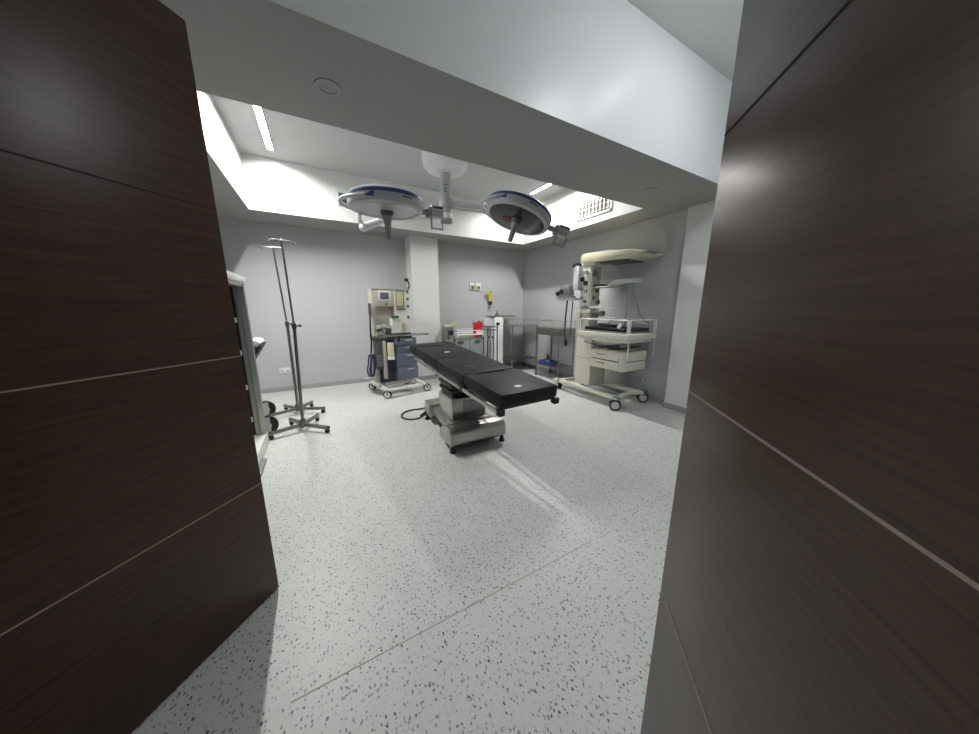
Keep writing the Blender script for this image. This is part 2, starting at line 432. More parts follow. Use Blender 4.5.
# dark return grille behind the left lamp head
ty = TY1 - e
t = thing('return_grille', 'small dark louvred grille high on the raised ceiling side, behind the left lamp head', 'vent', (.64, ty, 2.83))
b = MB(); x0, x1, z0, z1 = .40, .80, 2.80, 2.98
for a, c in (((x0, ty - .012, z0), (x1, ty, z0 + .015)), ((x0, ty - .012, z1 - .015), (x1, ty, z1)), ((x0, ty - .012, z0), (x0 + .015, ty, z1)), ((x1 - .015, ty - .012, z0), (x1, ty, z1))): b.bb(a, c, .002)
b.build('frame', 'greymid', t)
b = MB(); b.bb((x0 + .01, ty - .002, z0 + .01), (x1 - .01, ty - .0005, z1 - .01)); b.build('backing', 'black', t)
b = MB()
for i in range(10):
    x = x0 + .02 + (x1 - x0 - .04) * (i + .5) / 10; b.box((x, ty - .007, (z0 + z1) / 2), (.008, .009, z1 - z0 - .03), rot=(0, 0, .5))
b.build('louvres', 'greydark', t)

# ------------------------------------------------------------------ wall fittings
def plate(name, label, cat, c, size, ax, group=None, holes=2, m='socket'):
    """ax 'y' = on back wall (faces -y), 'x' = on right wall (faces -x)"""
    t = thing(name, label, cat, c, group=group)
    w, h = size; x, y, z = c
    b = MB()
    if ax == 'y': b.bb((x - w / 2, y - .012, z - h / 2), (x + w / 2, y, z + h / 2), .004)
    else: b.bb((x - .012, y - w / 2, z - h / 2), (x, y + w / 2, z + h / 2), .004)
    b.build('cover_plate', m, t)
    for i in range(holes):
        hb = MB(); o = -w / 2 + w * (i + .5) / holes
        if ax == 'y': hb.box((x + o, y - .012, z), (w * .24, .006, h * .42), .002)
        else: hb.box((x - .012, y + o, z), (.006, w * .24, h * .42), .002)
        hb.build('socket_insert', 'greylt' if m == 'socket' else 'base', t)
    return t
plate('wall_outlet', 'white double socket low on the back wall, behind the drip stands', 'wall socket', (-.575, YB, .345), (.15, .085), 'y')
plate('wall_outlet', 'pale double socket low on the right wall beside the white pilaster', 'wall socket', (XR, 2.66, .30), (.15, .085), 'x', m='wall')
def gas_outlet(x, z, inner, label):
    t = thing('gas_outlet', label, 'gas outlet', (x, YB, z), group='medical gas outlets on the back wall')
    b = MB(); b.bb((x - .062, YB - .03, z - .075), (x + .062, YB, z + .075), .008); b.build('housing', 'socket', t)
    b = MB(); b.box((x, YB - .034, z - .02), (.075, .012, .085), .004); b.build('label_plate', inner, t)
    b = MB(); b.cyl((x, YB - .05, z - .015), (x, YB - .03, z - .015), .022, seg=20); b.build('valve_ring', 'greydark', t)
gas_outlet(2.865, 1.80, 'greymid', 'medical gas outlet with grey centre on the back wall, left of its neighbour')
gas_outlet(3.005, 1.80, 'yellowgreen', 'medical gas outlet with yellow-green centre on the back wall')
t = thing('flowmeter', 'yellow gas regulator with dark bottle hanging on the back wall', 'gas regulator', (3.27, YB, 1.42))
b = MB(); b.cyl((3.275, YB - .07, 1.50), (3.275, YB - .07, 1.68), .040, seg=16, bev=.005); b.cyl((3.275, YB, 1.63), (3.275, YB - .08, 1.63), .022); b.build('valve_body', 'yellow', t)
b = MB(); b.cyl((3.20, YB - .08, 1.655), (3.275, YB - .07, 1.63), .018); b.sphere((3.20, YB - .085, 1.665), .042, (1, .8, 1)); b.build('knob', 'yellow', t)
b = MB(); b.cyl((3.29, YB - .07, 1.65), (3.30, YB - .07, 1.725), .014); b.build('gauge_stem', 'greymid', t)
b = MB(); b.cyl((3.275, YB - .07, 1.43), (3.275, YB - .07, 1.50), .036, seg=16); b.build('bottle_cap', 'black', t)
b = MB(); b.cyl((3.275, YB - .07, 1.30), (3.275, YB - .07, 1.43), .038, seg=16, bev=.008); b.build('bottle', 'glass', t)
b = MB(); b.bb((3.225, YB - .016, 1.285), (3.325, YB + .003, 1.44), .004); b.build('bracket', 'greylt', t)

# ------------------------------------------------------------------ surgical light
LC = Vector((1.52, 3.80))
t = thing('surgical_light', 'double-headed surgical light on white ceiling column above the black operating table', 'surgical light', (LC.x, LC.y, ZC))
b = MB(); b.lathe([(0, 0), (.285, 0), (.28, -.12), (.268, -.185), (.235, -.225), (.17, -.242), (.10, -.246), (.095, -.262), (0, -.262)], Matrix.Translation((LC.x, LC.y, ZC)))
b.build('ceiling_canopy', 'whiteplastic', t)
b = MB(); b.cyl((LC.x, LC.y, 2.46), (LC.x, LC.y, ZC - .25), .062, seg=28); b.build('column_tube', 'lampgrey', t)
b = MB(); b.cyl((LC.x, LC.y, 2.425), (LC.x, LC.y, 2.462), .074, seg=28, bev=.006); b.build('column_collar', 'greymid', t)
for z in (2.765, 2.80, 2.845):
    b = MB(); b.box((LC.x - .03, LC.y - .058, z), (.028, .012, .008), rot=(0, 0, -.35)); b.build('screw_slot', 'greydark', t)

def lamp_head(org, down, spin, R, glass, nm):
    """disc lamp; local z up, local +x towards control box"""
    zax = -Vector(down).normalized(); xax = Vector((math.cos(spin), math.sin(spin), 0)); xax = (xax - zax * xax.dot(zax)).normalized(); yax = zax.cross(xax)
    mx = Matrix(((xax.x, yax.x, zax.x, org[0]), (xax.y, yax.y, zax.y, org[1]), (xax.z, yax.z, zax.z, org[2]), (0, 0, 0, 1)))
    b = MB(); b.lathe([(0, .115), (.13, .112), (R * .72, .095), (R * .93, .066), (R * .985, .05)]); b.lathe([(R, .022), (R, -.028), (R * .97, -.05), (R * .88, -.062), (R * .86, -.052)])
    h = b.build('lamp_head', 'lampgrey', t, mx=mx)
    b = MB(); b.lathe([(R * .98, .052), (R * 1.006, .046), (R * 1.012, .034), (R * 1.0, .018)]); b.build('blue_ring', 'blue', h, mx=mx)
    b = MB(); b.lathe([(R * .865, -.052), (R * .6, -.058), (0, -.06)]); b.build('lens_glass', glass, h, mx=mx)
    b = MB(); b.cyl((0, 0, -.058), (0, 0, -.10), .06, .05, seg=24); b.build('centre_hub', 'greydark', h, mx=mx)
    b = MB(); b.lathe([(0, -.30), (.018, -.30), (.024, -.285), (.032, -.16), (.045, -.11), (.045, -.095), (0, -.095)]); b.build('sterile_handle', 'greymid', h, mx=mx)
    # grab rail curving round the far end
    pts = [(R * 1.02 * math.cos(a) - .05 * (1 - abs((a - PI) / .8) ** 2), R * 1.02 * math.sin(a), -.018) for a in [PI - .8 + 1.6 * k / 12 for k in range(13)]]
    b = MB(); b.tube(pts, .017, 10, 2); b.build('grab_rail', 'lampgrey', h, mx=mx)
    # control box with loop handle
    b = MB(); b.cyl((R * .95, 0, -.01), (R + .10, 0, -.01), .03, seg=14); b.bb((R + .06, -.045, -.055), (R + .10, .045, .035), .006); b.build('swivel_joint', 'greymid', h, mx=mx)
    b = MB(); b.bb((R + .10, -.03, -.055), (R + .235, .03, .06), .008); cb = b.build('control_box', 'greylt', h, mx=mx)
    b = MB(); b.bb((R + .112, -.034, .030), (R + .224, -.028, .052), .003); b.build('display', 'greydark', h, mx=mx)
    b = MB(); b.bb((R + .125, -.034, -.035), (R + .210, -.028, .02), .003); b.build('key_pad', 'lampgrey', h, mx=mx)
    b = MB(); b.tube([(R + .108, 0, -.05), (R + .108, 0, -.155), (R + .228, 0, -.155), (R + .228, 0, -.05)], .011, 8, 1); b.build('loop_handle', 'greymid', h, mx=mx)
    # rim markings: blue wedge and a short dark wordmark facing the room
    def rim(a0, a1, z0, z1, name, m):
        b = MB(); rr = R + .0015; n = 8
        tt = bmesh.new(); A = []
        for k in range(n + 1):
            a = a0 + (a1 - a0) * k / n
            zz1 = z1[0] + (z1[1] - z1[0]) * k / n; zz0 = z0[0] + (z0[1] - z0[0]) * k / n
            A.append((tt.verts.new((rr * math.cos(a), rr * math.sin(a), zz0)), tt.verts.new((rr * math.cos(a), rr * math.sin(a), zz1))))
        for k in range(n): tt.faces.new((A[k][0], A[k + 1][0], A[k + 1][1], A[k][1]))
        b._add(tt); b.build(name, m, h, mx=mx)
    return h, mx, rim
h1, mx1, rim1 = lamp_head((.645, 3.10, 2.315), (.02, .03, -1), .06, .335, 'lampglass2', 1)
rim1(-2.34, -2.12, (-.020, -.026), (-.008, .021), 'logo_wedge', 'blue'); rim1(-1.42, -1.14, (-.007, -.007), (.006, .006), 'wordmark', 'greydark')
h2, mx2, rim2 = lamp_head((2.02, 2.93, 2.375), (-.335, .04, -.94), -.45, .365, 'lampglass', 2)
rim2(-2.28, -2.08, (-.020, -.026), (-.008, .021), 'logo_wedge', 'blue'); rim2(-1.42, -1.14, (-.007, -.007), (.006, .006), 'wordmark', 'greydark')
b = MB(); b.cyl(mx2 @ Vector((-.10, .05, -.06)), mx2 @ Vector((-.10, .05, -.066)), .055, seg=20); b.build('reflector_spot', 'lampred', h2)
# arms
b = MB(); b.cyl((LC.x, LC.y, 2.60), (LC.x, LC.y, 2.70), .085, seg=24, bev=.006)
p0 = Vector((LC.x + .07, LC.y - .04, 2.655)); p1 = Vector((2.06, 3.22, 2.50))
b.cyl(p0, p1, .032, seg=14); b.cyl(p0 + Vector((0, 0, -.055)), p1 + Vector((0, 0, -.055)), .012, seg=10)
b.build('swing_arm', 'lampgrey', t)
b = MB(); b.sphere(p1, .05); b.tube([p1, (2.10, 3.12, 2.50), mx2 @ Vector((.05, 0, .12))], .024, 10, 4); b.build('yoke', 'lampgrey', t)
b = MB(); q0 = Vector((LC.x, LC.y, 2.49)); q1 = Vector((.55, 3.62, 2.26))
b.cyl((LC.x, LC.y, 2.47), (LC.x, LC.y, 2.53), .08, seg=24, bev=.006); b.cyl(q0, (.78, 3.72, 2.36), .028, seg=14); b.cyl((.78, 3.72, 2.36), (.50, 3.60, 2.205), .034, .042, seg=14)
b.build('swing_arm', 'whiteplastic', t)
b = MB(); b.sphere((.50, 3.60, 2.205), .046); b.tube([(.50, 3.60, 2.205), (.46, 3.56, 2.30), (.50, 3.40, 2.43), mx1 @ Vector((0, .1, .11))], .024, 10, 5); b.build('yoke', 'whiteplastic', t)

# ------------------------------------------------------------------ operating table
TN = Vector((1.38, 1.77, .75)); tax = Vector((-.057, .998, .075)).normalized(); trt = Vector((.998, .057, 0)).normalized(); tup = trt.cross(tax).normalized()
TM = Matrix(((trt.x, tax.x, tup.x, TN.x), (trt.y, tax.y, tup.y, TN.y), (trt.z, tax.z, tup.z, TN.z), (0, 0, 0, 1)))   # local (w, s, h)
t = thing('operating_table', 'black padded operating table with stainless base in the middle of the room', 'operating table', (1.26, 2.95, 0))
HW = .285
def pad(name, s0, s1, h0=-.098, h1=0, notch=None, hw=HW):
    b = MB()
    if notch:
        n0, n1, nd = notch
        b.poly([(-hw, s0), (hw, s0), (hw, s1), (n1, s1), (n1, s1 - nd), (n0, s1 - nd), (n0, s1), (-hw, s1)], h0, h1, bev=.014)
    else:
        b.bb((-hw, s0, h0), (hw, s1, h1), .018, seg=3)
    return b.build(name, 'vinyl', t, mx=TM)
p_leg = pad('leg_cushion', 0.0, .585, notch=(-.15, .135, .035))
p_seat = pad('seat_cushion', .59, 1.195)
p_back = pad('back_cushion', 1.20, 1.865)
p_head = pad('head_cushion', 1.87, 2.09, h1=.004)
for par, (w, s) in ((p_leg, (-.038, .123)), (p_back, (-.031, 1.483))):
    b = MB(); b.poly([(w + .034 * math.cos(a) * (1 + .12 * math.cos(3 * a)), s + .022 * math.sin(a)) for a in [2 * PI * k / 20 for k in range(20)]], .0, .0016)
    b.build('white_emblem', 'whiteplastic', par, mx=TM)
# worn darker cut-out patches in the seat
b = MB(); b.bb((-.15, .81, -.002), (-.03, .845, .0012), .0005); b.bb((-.10, .76, -.002), (-.05, .80, .0012), .0005); b.build('worn_patch', 'black', p_seat, mx=TM)
b = MB()
for s0, s1 in ((.01, .57), (.60, 1.18), (1.21, 1.85), (1.88, 2.07)): b.bb((-HW + .015, s0, -.122), (HW - .015, s1, -.099), .004)
b.build('deck_plate', 'blackgloss', t, mx=TM)
for sg in (-1, 1):
    for s0, s1 in ((.02, .56), (.62, 1.17), (1.23, 1.83)):
        b = MB(); b.bb((sg * (HW + .022) - .005, s0, -.145), (sg * (HW + .022) + .005, s1, -.113), .002)
        for s in (s0 + .04, s1 - .04): b.bb((min(sg * HW * .8, sg * (HW + .02)), s - .012, -.135), (max(sg * HW * .8, sg * (HW + .02)), s + .012, -.118))
        b.build('side_rail', 'steel', t, mx=TM)
    for s in (.0, .59, 1.15):
        b = MB(); b.box((sg * (HW - .005), s + .01, -.138), (.055, .05, .05), .008); b.build('corner_block' if s == 0 else 'hinge_block', 'black', t, mx=TM)
b = MB(); b.bb((-.22, .30, -.17), (-.17, 1.75, -.122), .006); b.bb((.17, .30, -.17), (.22, 1.75, -.122), .006); b.bb((-.17, .90, -.18), (.17, 1.40, -.122), .006)
b.build('under_frame', 'greydark', t, mx=TM)
# pedestal
b = MB()
for k, (z, w) in enumerate(((.485, .155), (.52, .172), (.555, .16), (.59, .175), (.625, .165))): b.box((1.265, 2.90, z), (w * 2, w * 2.05, .036), .012)
b.box((1.265, 2.92, .69), (.26, .32, .12), .01); b.build('bellows', 'black', t)
b = MB(); b.bb((1.075, 2.66, .245), (1.465, 3.06, .47), .022); cp = b.build('pedestal', 'steel', t)
b = MB(); b.bb((1.20, 2.652, .275), (1.44, 2.664, .44), .003)
for z in (.31, .345, .38, .415): b.bb((1.215, 2.648, z), (1.425, 2.657, z + .012), .002)
b.build('pedestal_cover_plate', 'steel_dk', cp)
b = MB(); b.bb((1.045, 2.60, .175), (1.50, 3.16, .25), .02); b.build('pedestal_collar', 'steel_dk', t)
b = MB(); b.poly([(1.06, 2.60), (1.49, 2.60), (1.45, 3.50), (1.10, 3.50)], .085, .20, bev=.02)
b.poly([(1.02, 3.26), (1.53, 3.26), (1.50, 3.52), (1.05, 3.52)], .085, .235, bev=.025); b.build('base_cover', 'steel', t)
# near cross lobe with a sloping crown
pr = [(2.42, .085), (2.405, .115), (2.415, .205), (2.445, .245), (2.52, .262), (2.62, .235), (2.70, .19), (2.72, .10), (2.70, .085)]
b = MB(); b.poly([(y, z) for y, z in pr], 0.955, 1.56, mx=Matrix(((0, 0, 1, 0), (1, 0, 0, 0), (0, 1, 0, 0), (0, 0, 0, 1))), bev=.012); b.build('base_lobe', 'steel', t)
b = MB(); b.bb((.99, 2.47, .05), (1.55, 2.74, .088), .01); b.bb((1.08, 2.74, .05), (1.47, 3.48, .088), .01); b.build('base_skirt', 'black', t)
for x, y in ((1.0, 2.47), (1.55, 2.47), (1.06, 3.44), (1.49, 3.44)):
    b = MB(); b.cyl((x, y, 0), (x, y, .022), .032, .03, seg=20); b.cyl((x, y, .02), (x, y, .09), .018, seg=14); b.build('levelling_foot', 'black', t)
b = MB(); b.tube([(1.08, 3.40, .12), (1.03, 3.47, .05), (.95, 3.495, .009), (.84, 3.53, .008), (.79, 3.66, .008), (.86, 3.80, .008), (.99, 3.845, .008), (1.10, 3.80, .02), (1.16, 3.62, .10), (1.20, 3.50, .15)], .011, 8, 6); b.build('power_cord', 'black', t)
b = MB(); b.cyl((1.06, 3.44, .10), (.99, 3.50, .035), .02, .016, seg=12); b.build('cord_plug', 'black', t)

# ------------------------------------------------------------------ drip stands (infusion poles)
def drip_stand(x, y, angs, legl, top, mid, tip, barrot, label, jt):
    t = thing('drip_stand', label, 'drip stand', (x, y, 0), group='stainless drip stands by the left wall')
    P = lambda z: Vector((x + (mid - x) * (z - .1) / (jt - .1), y, z)) if z <= jt else Vector((mid + (tip - mid) * (z - jt) / (top - jt), y, z))
    b = MB(); b.cyl((x, y, .045), (x, y, .14), .032, seg=20, bev=.004); b.build('hub', 'gun', t)
    for a in angs:
        c, s = math.cos(a), math.sin(a); d = Vector((c, s, 0)); o = Vector((x, y, 0))
        b = MB(); b.box(o + d * (legl / 2 + .01) + Vector((0, 0, .073)), (legl, .036, .034), .006, rot=(0, .05, a)); lg = b.build('leg', 'gun', t)
        b = MB(); b.box(o + d * (legl - .01) + Vector((0, 0, .066)), (.045, .034, .036), .006, rot=(0, 0, a)); b.build('end_cap', 'black', lg)
        q = o + d * (legl - .015)
        b = MB(); b.cyl((q.x - s * .014, q.y + c * .014, .025), (q.x + s * .014, q.y - c * .014, .025), .025, seg=20, bev=.004); b.box((q.x, q.y, .043), (.02, .02, .03)); b.build('caster', 'black', lg)
    b = MB(); b.cyl(P(.1), P(jt), .0165, seg=16); b.build('lower_tube', 'gun', t)
    b = MB(); b.cyl(P(jt - .02), P(jt + .035), .022, seg=16, bev=.003); b.cyl(P(jt + .01) + Vector((.015, 0, 0)), P(jt + .01) + Vector((.05, -.01, 0)), .009); b.sphere(P(jt + .01) + Vector((.055, -.012, 0)), .016); b.build('height_knob', 'greydark', t)
    b = MB(); b.cyl(P(jt), P(top), .0095, seg=14); b.build('upper_rod', 'gun', t)
    b = MB(); T = P(top); d = Vector((math.cos(barrot), math.sin(barrot), 0))
    for sg in (-1, 1): b.tube([T, T + d * sg * .055 + Vector((0, 0, .004)), T + d * sg * .095 + Vector((0, 0, -.004)), T + d * sg * .112 + Vector((0, 0, -.028)), T + d * sg * .125 + Vector((0, 0, .012))], .0055, 8, 4)
    b.sphere(T, .014); b.build('hook_bar', 'steel', t)
R_ = math.radians
drip_stand(-.352, 4.42, [R_(a) for a in (196, 340, 62, 122)], .31, 2.05, -.352, -.392, -.02, 'rear drip stand, its pole the left one of the pair, base nearer the back wall', 1.16)
drip_stand(-.274, 3.77, [R_(a) for a in (199, 319, 64, 116)], .32, 2.025, -.242, -.258, .30, 'front drip stand, its pole the right one of the pair, base nearer the doorway', 1.17)

# ------------------------------------------------------------------ anaesthesia machine (local frame, yaw 10.5 deg)
t = thing('anaesthesia_machine', 'beige anaesthesia machine with blue-grey drawers and gauges before the back pillar', 'anaesthesia machine', (1.036, 4.93, 0), R_(10.5), local=True); t.scale = (.97, .97, .985)
def ab(name, m, a, c, bev=.004, parent=None):
    b = MB(); b.bb(a, c, bev); return b.build(name, m, parent or t)
ab('back_panel', 'beige', (-.34, .02, .90), (.255, .14, 1.66), .006)
ab('top_cap', 'beige', (-.375, -.10, 1.66), (.265, .15, 1.68), .006)
ab('side_post', 'beige', (-.37, -.09, .20), (-.325, .08, 1.66), .006)
ab('side_panel', 'steel_dk', (.255, -.02, .93), (.285, .15, 1.66), .004)
su = ab('monitor_unit', 'beige', (-.325, -.095, 1.405), (-.02, .04, 1.655), .008)
ab('monitor_bezel', 'panelwhite', (-.27, -.101, 1.49), (-.075, -.093, 1.64), .003, su)
ab('screen', 'lcd', (-.24, -.105, 1.515), (-.105, -.099, 1.615), .002, su)
b = MB(); b.cyl((-.155, -.115, 1.44), (-.155, -.09, 1.44), .017, seg=16); b.build('dial', 'greydark', su)
gp = ab('gauge_panel', 'panelwhite', (-.018, -.095, .98), (.255, .05, 1.655), .006)
ab('flow_tube_bank', 'greydark', (.008, -.100, 1.395), (.150, -.093, 1.655), .003, gp)
for x in (.035, .062, .09, .118):
    b = MB(); b.cyl((x, -.104, 1.41), (x, -.104, 1.64), .0135, seg=12); b.build('flow_tube', 'tube', gp)
for x in (.02, .06, .10, .14):
    b = MB(); b.cyl((x, -.125, 1.365), (x, -.09, 1.365), .015, seg=14); b.build('flow_knob', 'greydark', gp)
for z in (1.635, 1.525, 1.41, 1.235):
    b = MB(); b.cyl((.207, -.107, z), (.207, -.09, z), .024, seg=20); g = b.build('pressure_gauge', 'greymid', gp)
    b = MB(); b.cyl((.207, -.109, z), (.207, -.106, z), .017, seg=20); b.build('gauge_face', 'greydark', g)
ab('lower_cover', 'panelwhite', (-.095, -.125, .985), (.085, -.09, 1.195), .008, gp)
b = MB(); b.bb((.10, -.115, 1.00), (.15, -.09, 1.14), .004); b.cyl((.125, -.13, 1.08), (.125, -.09, 1.08), .018); b.build('oxygen_sensor', 'canister', gp)
# vaporiser recess
ab('recess_back', 'beige', (-.345, -.02, .98), (-.02, .02, 1.405), .002)
b = MB(); b.cyl((-.04, -.14, 1.225), (-.04, -.14, 1.262), .062, seg=24, bev=.008); b.build('vaporiser_dial', 'green', t)
b = MB(); b.bb((-.095, -.15, 1.10), (.0, -.02, 1.225), .012); b.build('vaporiser', 'panelwhite', t)
for x, r in ((-.28, .042), (-.19, .042)):
    b = MB(); b.lathe([(0, 1.215), (r * .5, 1.21), (r * .9, 1.19), (r, 1.16), (r, 1.12), (0, 1.12)], Matrix.Translation((x, -.09, 0)), 20); b.build('valve_dome', 'glass', t)
    b = MB(); b.cyl((x, -.09, 1.09), (x, -.09, 1.125), r * 1.1, seg=20, bev=.004); b.build('valve_seat', 'greylt', t)
b = MB(); b.bb((-.33, -.12, 1.065), (-.10, .0, 1.092), .006); b.build('absorber_head', 'greylt', t)
b = MB(); b.cyl((-.33, -.14, .93), (-.33, -.14, 1.0), .03, seg=16, bev=.004); b.cyl((-.25, -.13, .92), (-.25, -.13, .985), .042, seg=18, bev=.004); b.cyl((-.16, -.13, .92), (-.16, -.13, .975), .036, seg=18, bev=.004); b.build('breathing_ports', 'chrome', t)
b = MB(); b.cyl((-.22, -.10, .985), (-.22, -.10, 1.05), .03, seg=16); b.sphere((-.30, -.16, 1.0), .026); b.build('bag_mount', 'greymid', t)
# work top
b = MB(); b.poly([(-.42, -.18), (.28, -.20), (.50, -.19), (.56, -.13), (.54, -.03), (.28, .02), (-.42, .02)], .935, .962, bev=.006); b.build('work_top', 'steel', t)
ab('tray_frame', 'greydark', (-.40, -.17, .885), (.02, .02, .935), .004)
# carcass and drawers
ab('carcass', 'bluedark', (-.29, -.10, .20), (.25, .22, .93), .006)
for k, (z0, z1, pr_) in enumerate(((.80, .905, .215), (.665, .795, .20), (.45, .66, .22), (.24, .445, .24))):
    d = ab('drawer', 'bluegrey', (-.085, -pr_, z0), (.275, -.10, z1), .006)
    b = MB(); zz = z1 - .035 if k < 3 else z1 - .04
    b.tube([(.09, -pr_, zz), (.10, -pr_ - .022, zz), (.18, -pr_ - .022, zz), (.19, -pr_, zz)], .007, 8, 2); b.build('handle', 'greylt', d)
ab('cable_slot', 'black', (-.055, -.222, .86), (-.01, -.21, .94), .002)
v = ab('ventilator', 'greydark', (-.375, -.17, .44), (-.285, -.02, .88), .006)
b = MB()
for i in range(6): b.bb((-.375, -.176, .50 + i * .03), (-.30, -.168, .514 + i * .03))
b.build('vent_slits', 'greymid', v)
ab('column_strip', 'beige', (-.28, -.20, .28), (-.235, -.12, .88), .006)
b = MB(); b.lathe([(0, .85), (.045, .85), (.052, .84), (.052, .63), (0, .63)], Matrix.Translation((-.165, -.20, 0)), 24); cn = b.build('absorber_canister', 'canister', t)
b = MB(); b.cyl((-.165, -.20, .585), (-.165, -.20, .632), .058, seg=24, bev=.005); b.build('canister_base', 'panelwhite', cn)
b = MB(); b.tube([(-.40, -.10, .30), (-.44, -.05, .28), (-.45, .25, .22)], .025, 10, 3); b.build('rear_stay', 'beige', t)
for k, (dx, dy) in enumerate(((0, 0), (.025, .03), (-.02, .05))):
    b = MB(); n = 15
    pts = [(-.445 + dx + .02 * math.sin(5 * u), -.10 + dy + .06 * math.cos(2 * PI * u), .50 + .17 * math.sin(2 * PI * u)) for u in [i / n for i in range(n)]]
    b.tube(pts, .012, 8, 4, closed=True); b.build('breathing_hose', 'hose', t)
b = MB(); b.tube([(-.41, -.10, 1.32), (-.435, -.13, 1.1), (-.44, -.14, .85), (-.45, -.12, .70)], .013, 8, 5); b.build('pressure_hose', 'black', t)
b = MB(); b.bb((-.43, -.13, 1.26), (-.40, -.08, 1.45), .004); b.build('hose_bracket', 'greydark', t)
b = MB(); b.tube([(.20, -.05, 1.66), (.235, -.06, 1.68), (.265, -.06, 1.72), (.255, -.065, 1.79), (.225, -.07, 1.82)], .011, 8, 5); gl = b.build('gooseneck_lamp', 'black', t)
b = MB(); b.sphere((.215, -.075, 1.825), .033, (1.1, 1, .85)); b.build('lamp_bulb_cover', 'black', gl)
# base
b = MB(); b.bb((-.33, -.36, .105), (.27, -.30, .15), .008); b.tube([(.20, -.18, .26), (.24, -.22, .20), (.31, -.28, .15), (.36, -.33, .115)], .026, 10, 4)
b.bb((-.33, -.33, .105), (-.28, .33, .15), .008); b.bb((.22, -.33, .10), (.27, .30, .14), .008); b.bb((-.30, .26, .10), (.27, .31, .15), .006)
b.bb((-.24, -.06, .13), (.22, .20, .21), .004); b.bb((-.38, -.12, .14), (-.34, .28, .21), .006); b.build('base_frame', 'panelwhite', t)
for p, hub in (((-.315, -.335), 'whiteplastic'), ((.375, -.34), 'whiteplastic'), ((-.32, .33), 'greylt'), ((.31, .32), 'greylt')): caster(t, p, .135, .065, .036, rot=-.25 if p[0] > 0 else -.75, hub=hub, fork='greymid')

# ------------------------------------------------------------------ infant warmer
t = thing('infant_warmer', 'cream infant warmer with overhead heater hood, drawers and black mattress', 'infant warmer', (3.75, 3.0, 0))
# base
b = MB(); b.bb((3.44, 2.60, .12), (3.52, 3.74, .175), .015); b.bb((3.98, 2.60, .12), (4.06, 3.70, .175), .015)
b.tube([(3.44, 2.53, .15), (3.60, 2.57, .165), (3.80, 2.60, .165), (4.06, 2.56, .15)], .032, 10, 4); b.bb((3.44, 3.66, .12), (4.06, 3.74, .175), .015)
b.build('base_frame', 'cream', t)
for x, y in ((3.42, 2.52), (4.06, 2.55)):
    b = MB(); b.box((x, y, .145), (.05, .075, .085), .008); b.build('corner_bumper', 'teal', t)
b = MB(); b.bb((3.40, 3.70, .115), (3.50, 3.78, .18), .01); b.build('rear_bumper', 'cream', t)
b = MB(); b.sphere((3.56, 2.46, .13), .07, (1.1, .7, .22)); b.build('brake_pedal', 'panelwhite', t)
for p, a in (((3.40, 2.52), -.85), ((4.065, 2.56), -.75), ((3.50, 3.74), 1.2), ((4.05, 3.70), 1.2)): caster(t, p, .165, .076, .032, rot=a, hub='greylt', fork='greylt', double=True)
# column
lc = MB(); lc.bb((3.55, 3.13, .175), (3.90, 3.44, .93), .012); lc = lc.build('pedestal_cabinet', 'cream', t)
b = MB(); b.bb((3.547, 3.14, .60), (3.895, 3.435, .606)); b.build('panel_seam', 'greymid', lc)
b = MB(); b.bb((3.62, 3.28, .90), (3.82, 3.50, 2.06), .012); col = b.build('column', 'cream', t)
b = MB(); b.bb((3.605, 3.30, 1.40), (3.625, 3.48, 1.98), .005); cp = b.build('instrument_panel', 'panelwhite', t)
for (y, z, r, m) in ((3.435, 1.80, .032, 'black'), (3.365, 1.74, .034, 'black'), (3.43, 1.92, .02, 'greylt'), (3.35, 1.90, .03, 'greymid'), (3.43, 1.66, .02, 'greymid'), (3.36, 1.62, .022, 'greymid'), (3.43, 1.52, .018, 'greymid'), (3.36, 1.47, .02, 'greydark')):
    b = MB(); b.cyl((3.606, y, z), (3.575, y, z), r, seg=16); b.build('knob', m, cp)
for (x, z, r) in ((3.68, 1.88, .05), (3.68, 1.70, .022), (3.75, 1.62, .02), (3.68, 1.52, .03), (3.77, 1.45, .022), (3.72, 1.36, .02), (3.79, 1.46, .035)):
    b = MB(); b.cyl((x, 3.282, z), (x, 3.262, z), r, seg=16); b.build('gauge', 'greymid' if r > .021 else 'greydark', col)
b = MB(); b.bb((3.53, 3.46, 1.64), (3.62, 3.57, 2.0), .012); ctl = b.build('control_unit', 'whiteplastic', t)
b = MB(); b.tube([(3.51, 3.55, 1.99), (3.52, 3.55, 2.035), (3.58, 3.50, 2.035), (3.60, 3.49, 1.99)], .018, 8, 4); b.build('carry_handle', 'black', ctl)
b = MB(); b.bb((3.48, 3.50, 1.49), (3.62, 3.84, 1.52), .004); b.build('side_shelf', 'greylt', t)
b = MB(); b.bb((3.47, 3.58, 1.56), (3.58, 3.80, 1.72), .008); b.bb((3.46, 3.56, 1.53), (3.60, 3.84, 1.555), .004); mo = b.build('suction_regulator', 'greymid', t)
b = MB(); b.sphere((3.45, 3.82, 1.60), .04); b.cyl((3.475, 3.74, 1.63), (3.44, 3.74, 1.63), .035); b.build('regulator_knob', 'black', mo)
b = MB(); b.tube([(3.52, 3.66, 1.50), (3.51, 3.67, 1.25), (3.515, 3.68, 1.0), (3.53, 3.66, .80)], .014, 8, 4); b.tube([(3.56, 3.58, 1.48), (3.555, 3.585, 1.2), (3.56, 3.59, .9)], .009, 8, 4); b.build('suction_hose', 'greydark', t)
b = MB(); b.box((3.53, 3.66, .80), (.04, .04, .10), .008); b.build('hose_end', 'black', t)
b = MB(); b.bb((3.58, 3.24, 1.29), (3.84, 3.52, 1.33), .006); b.bb((3.56, 3.42, .93), (3.61, 3.48, 1.35), .006); b.build('column_bracket', 'cream', t)
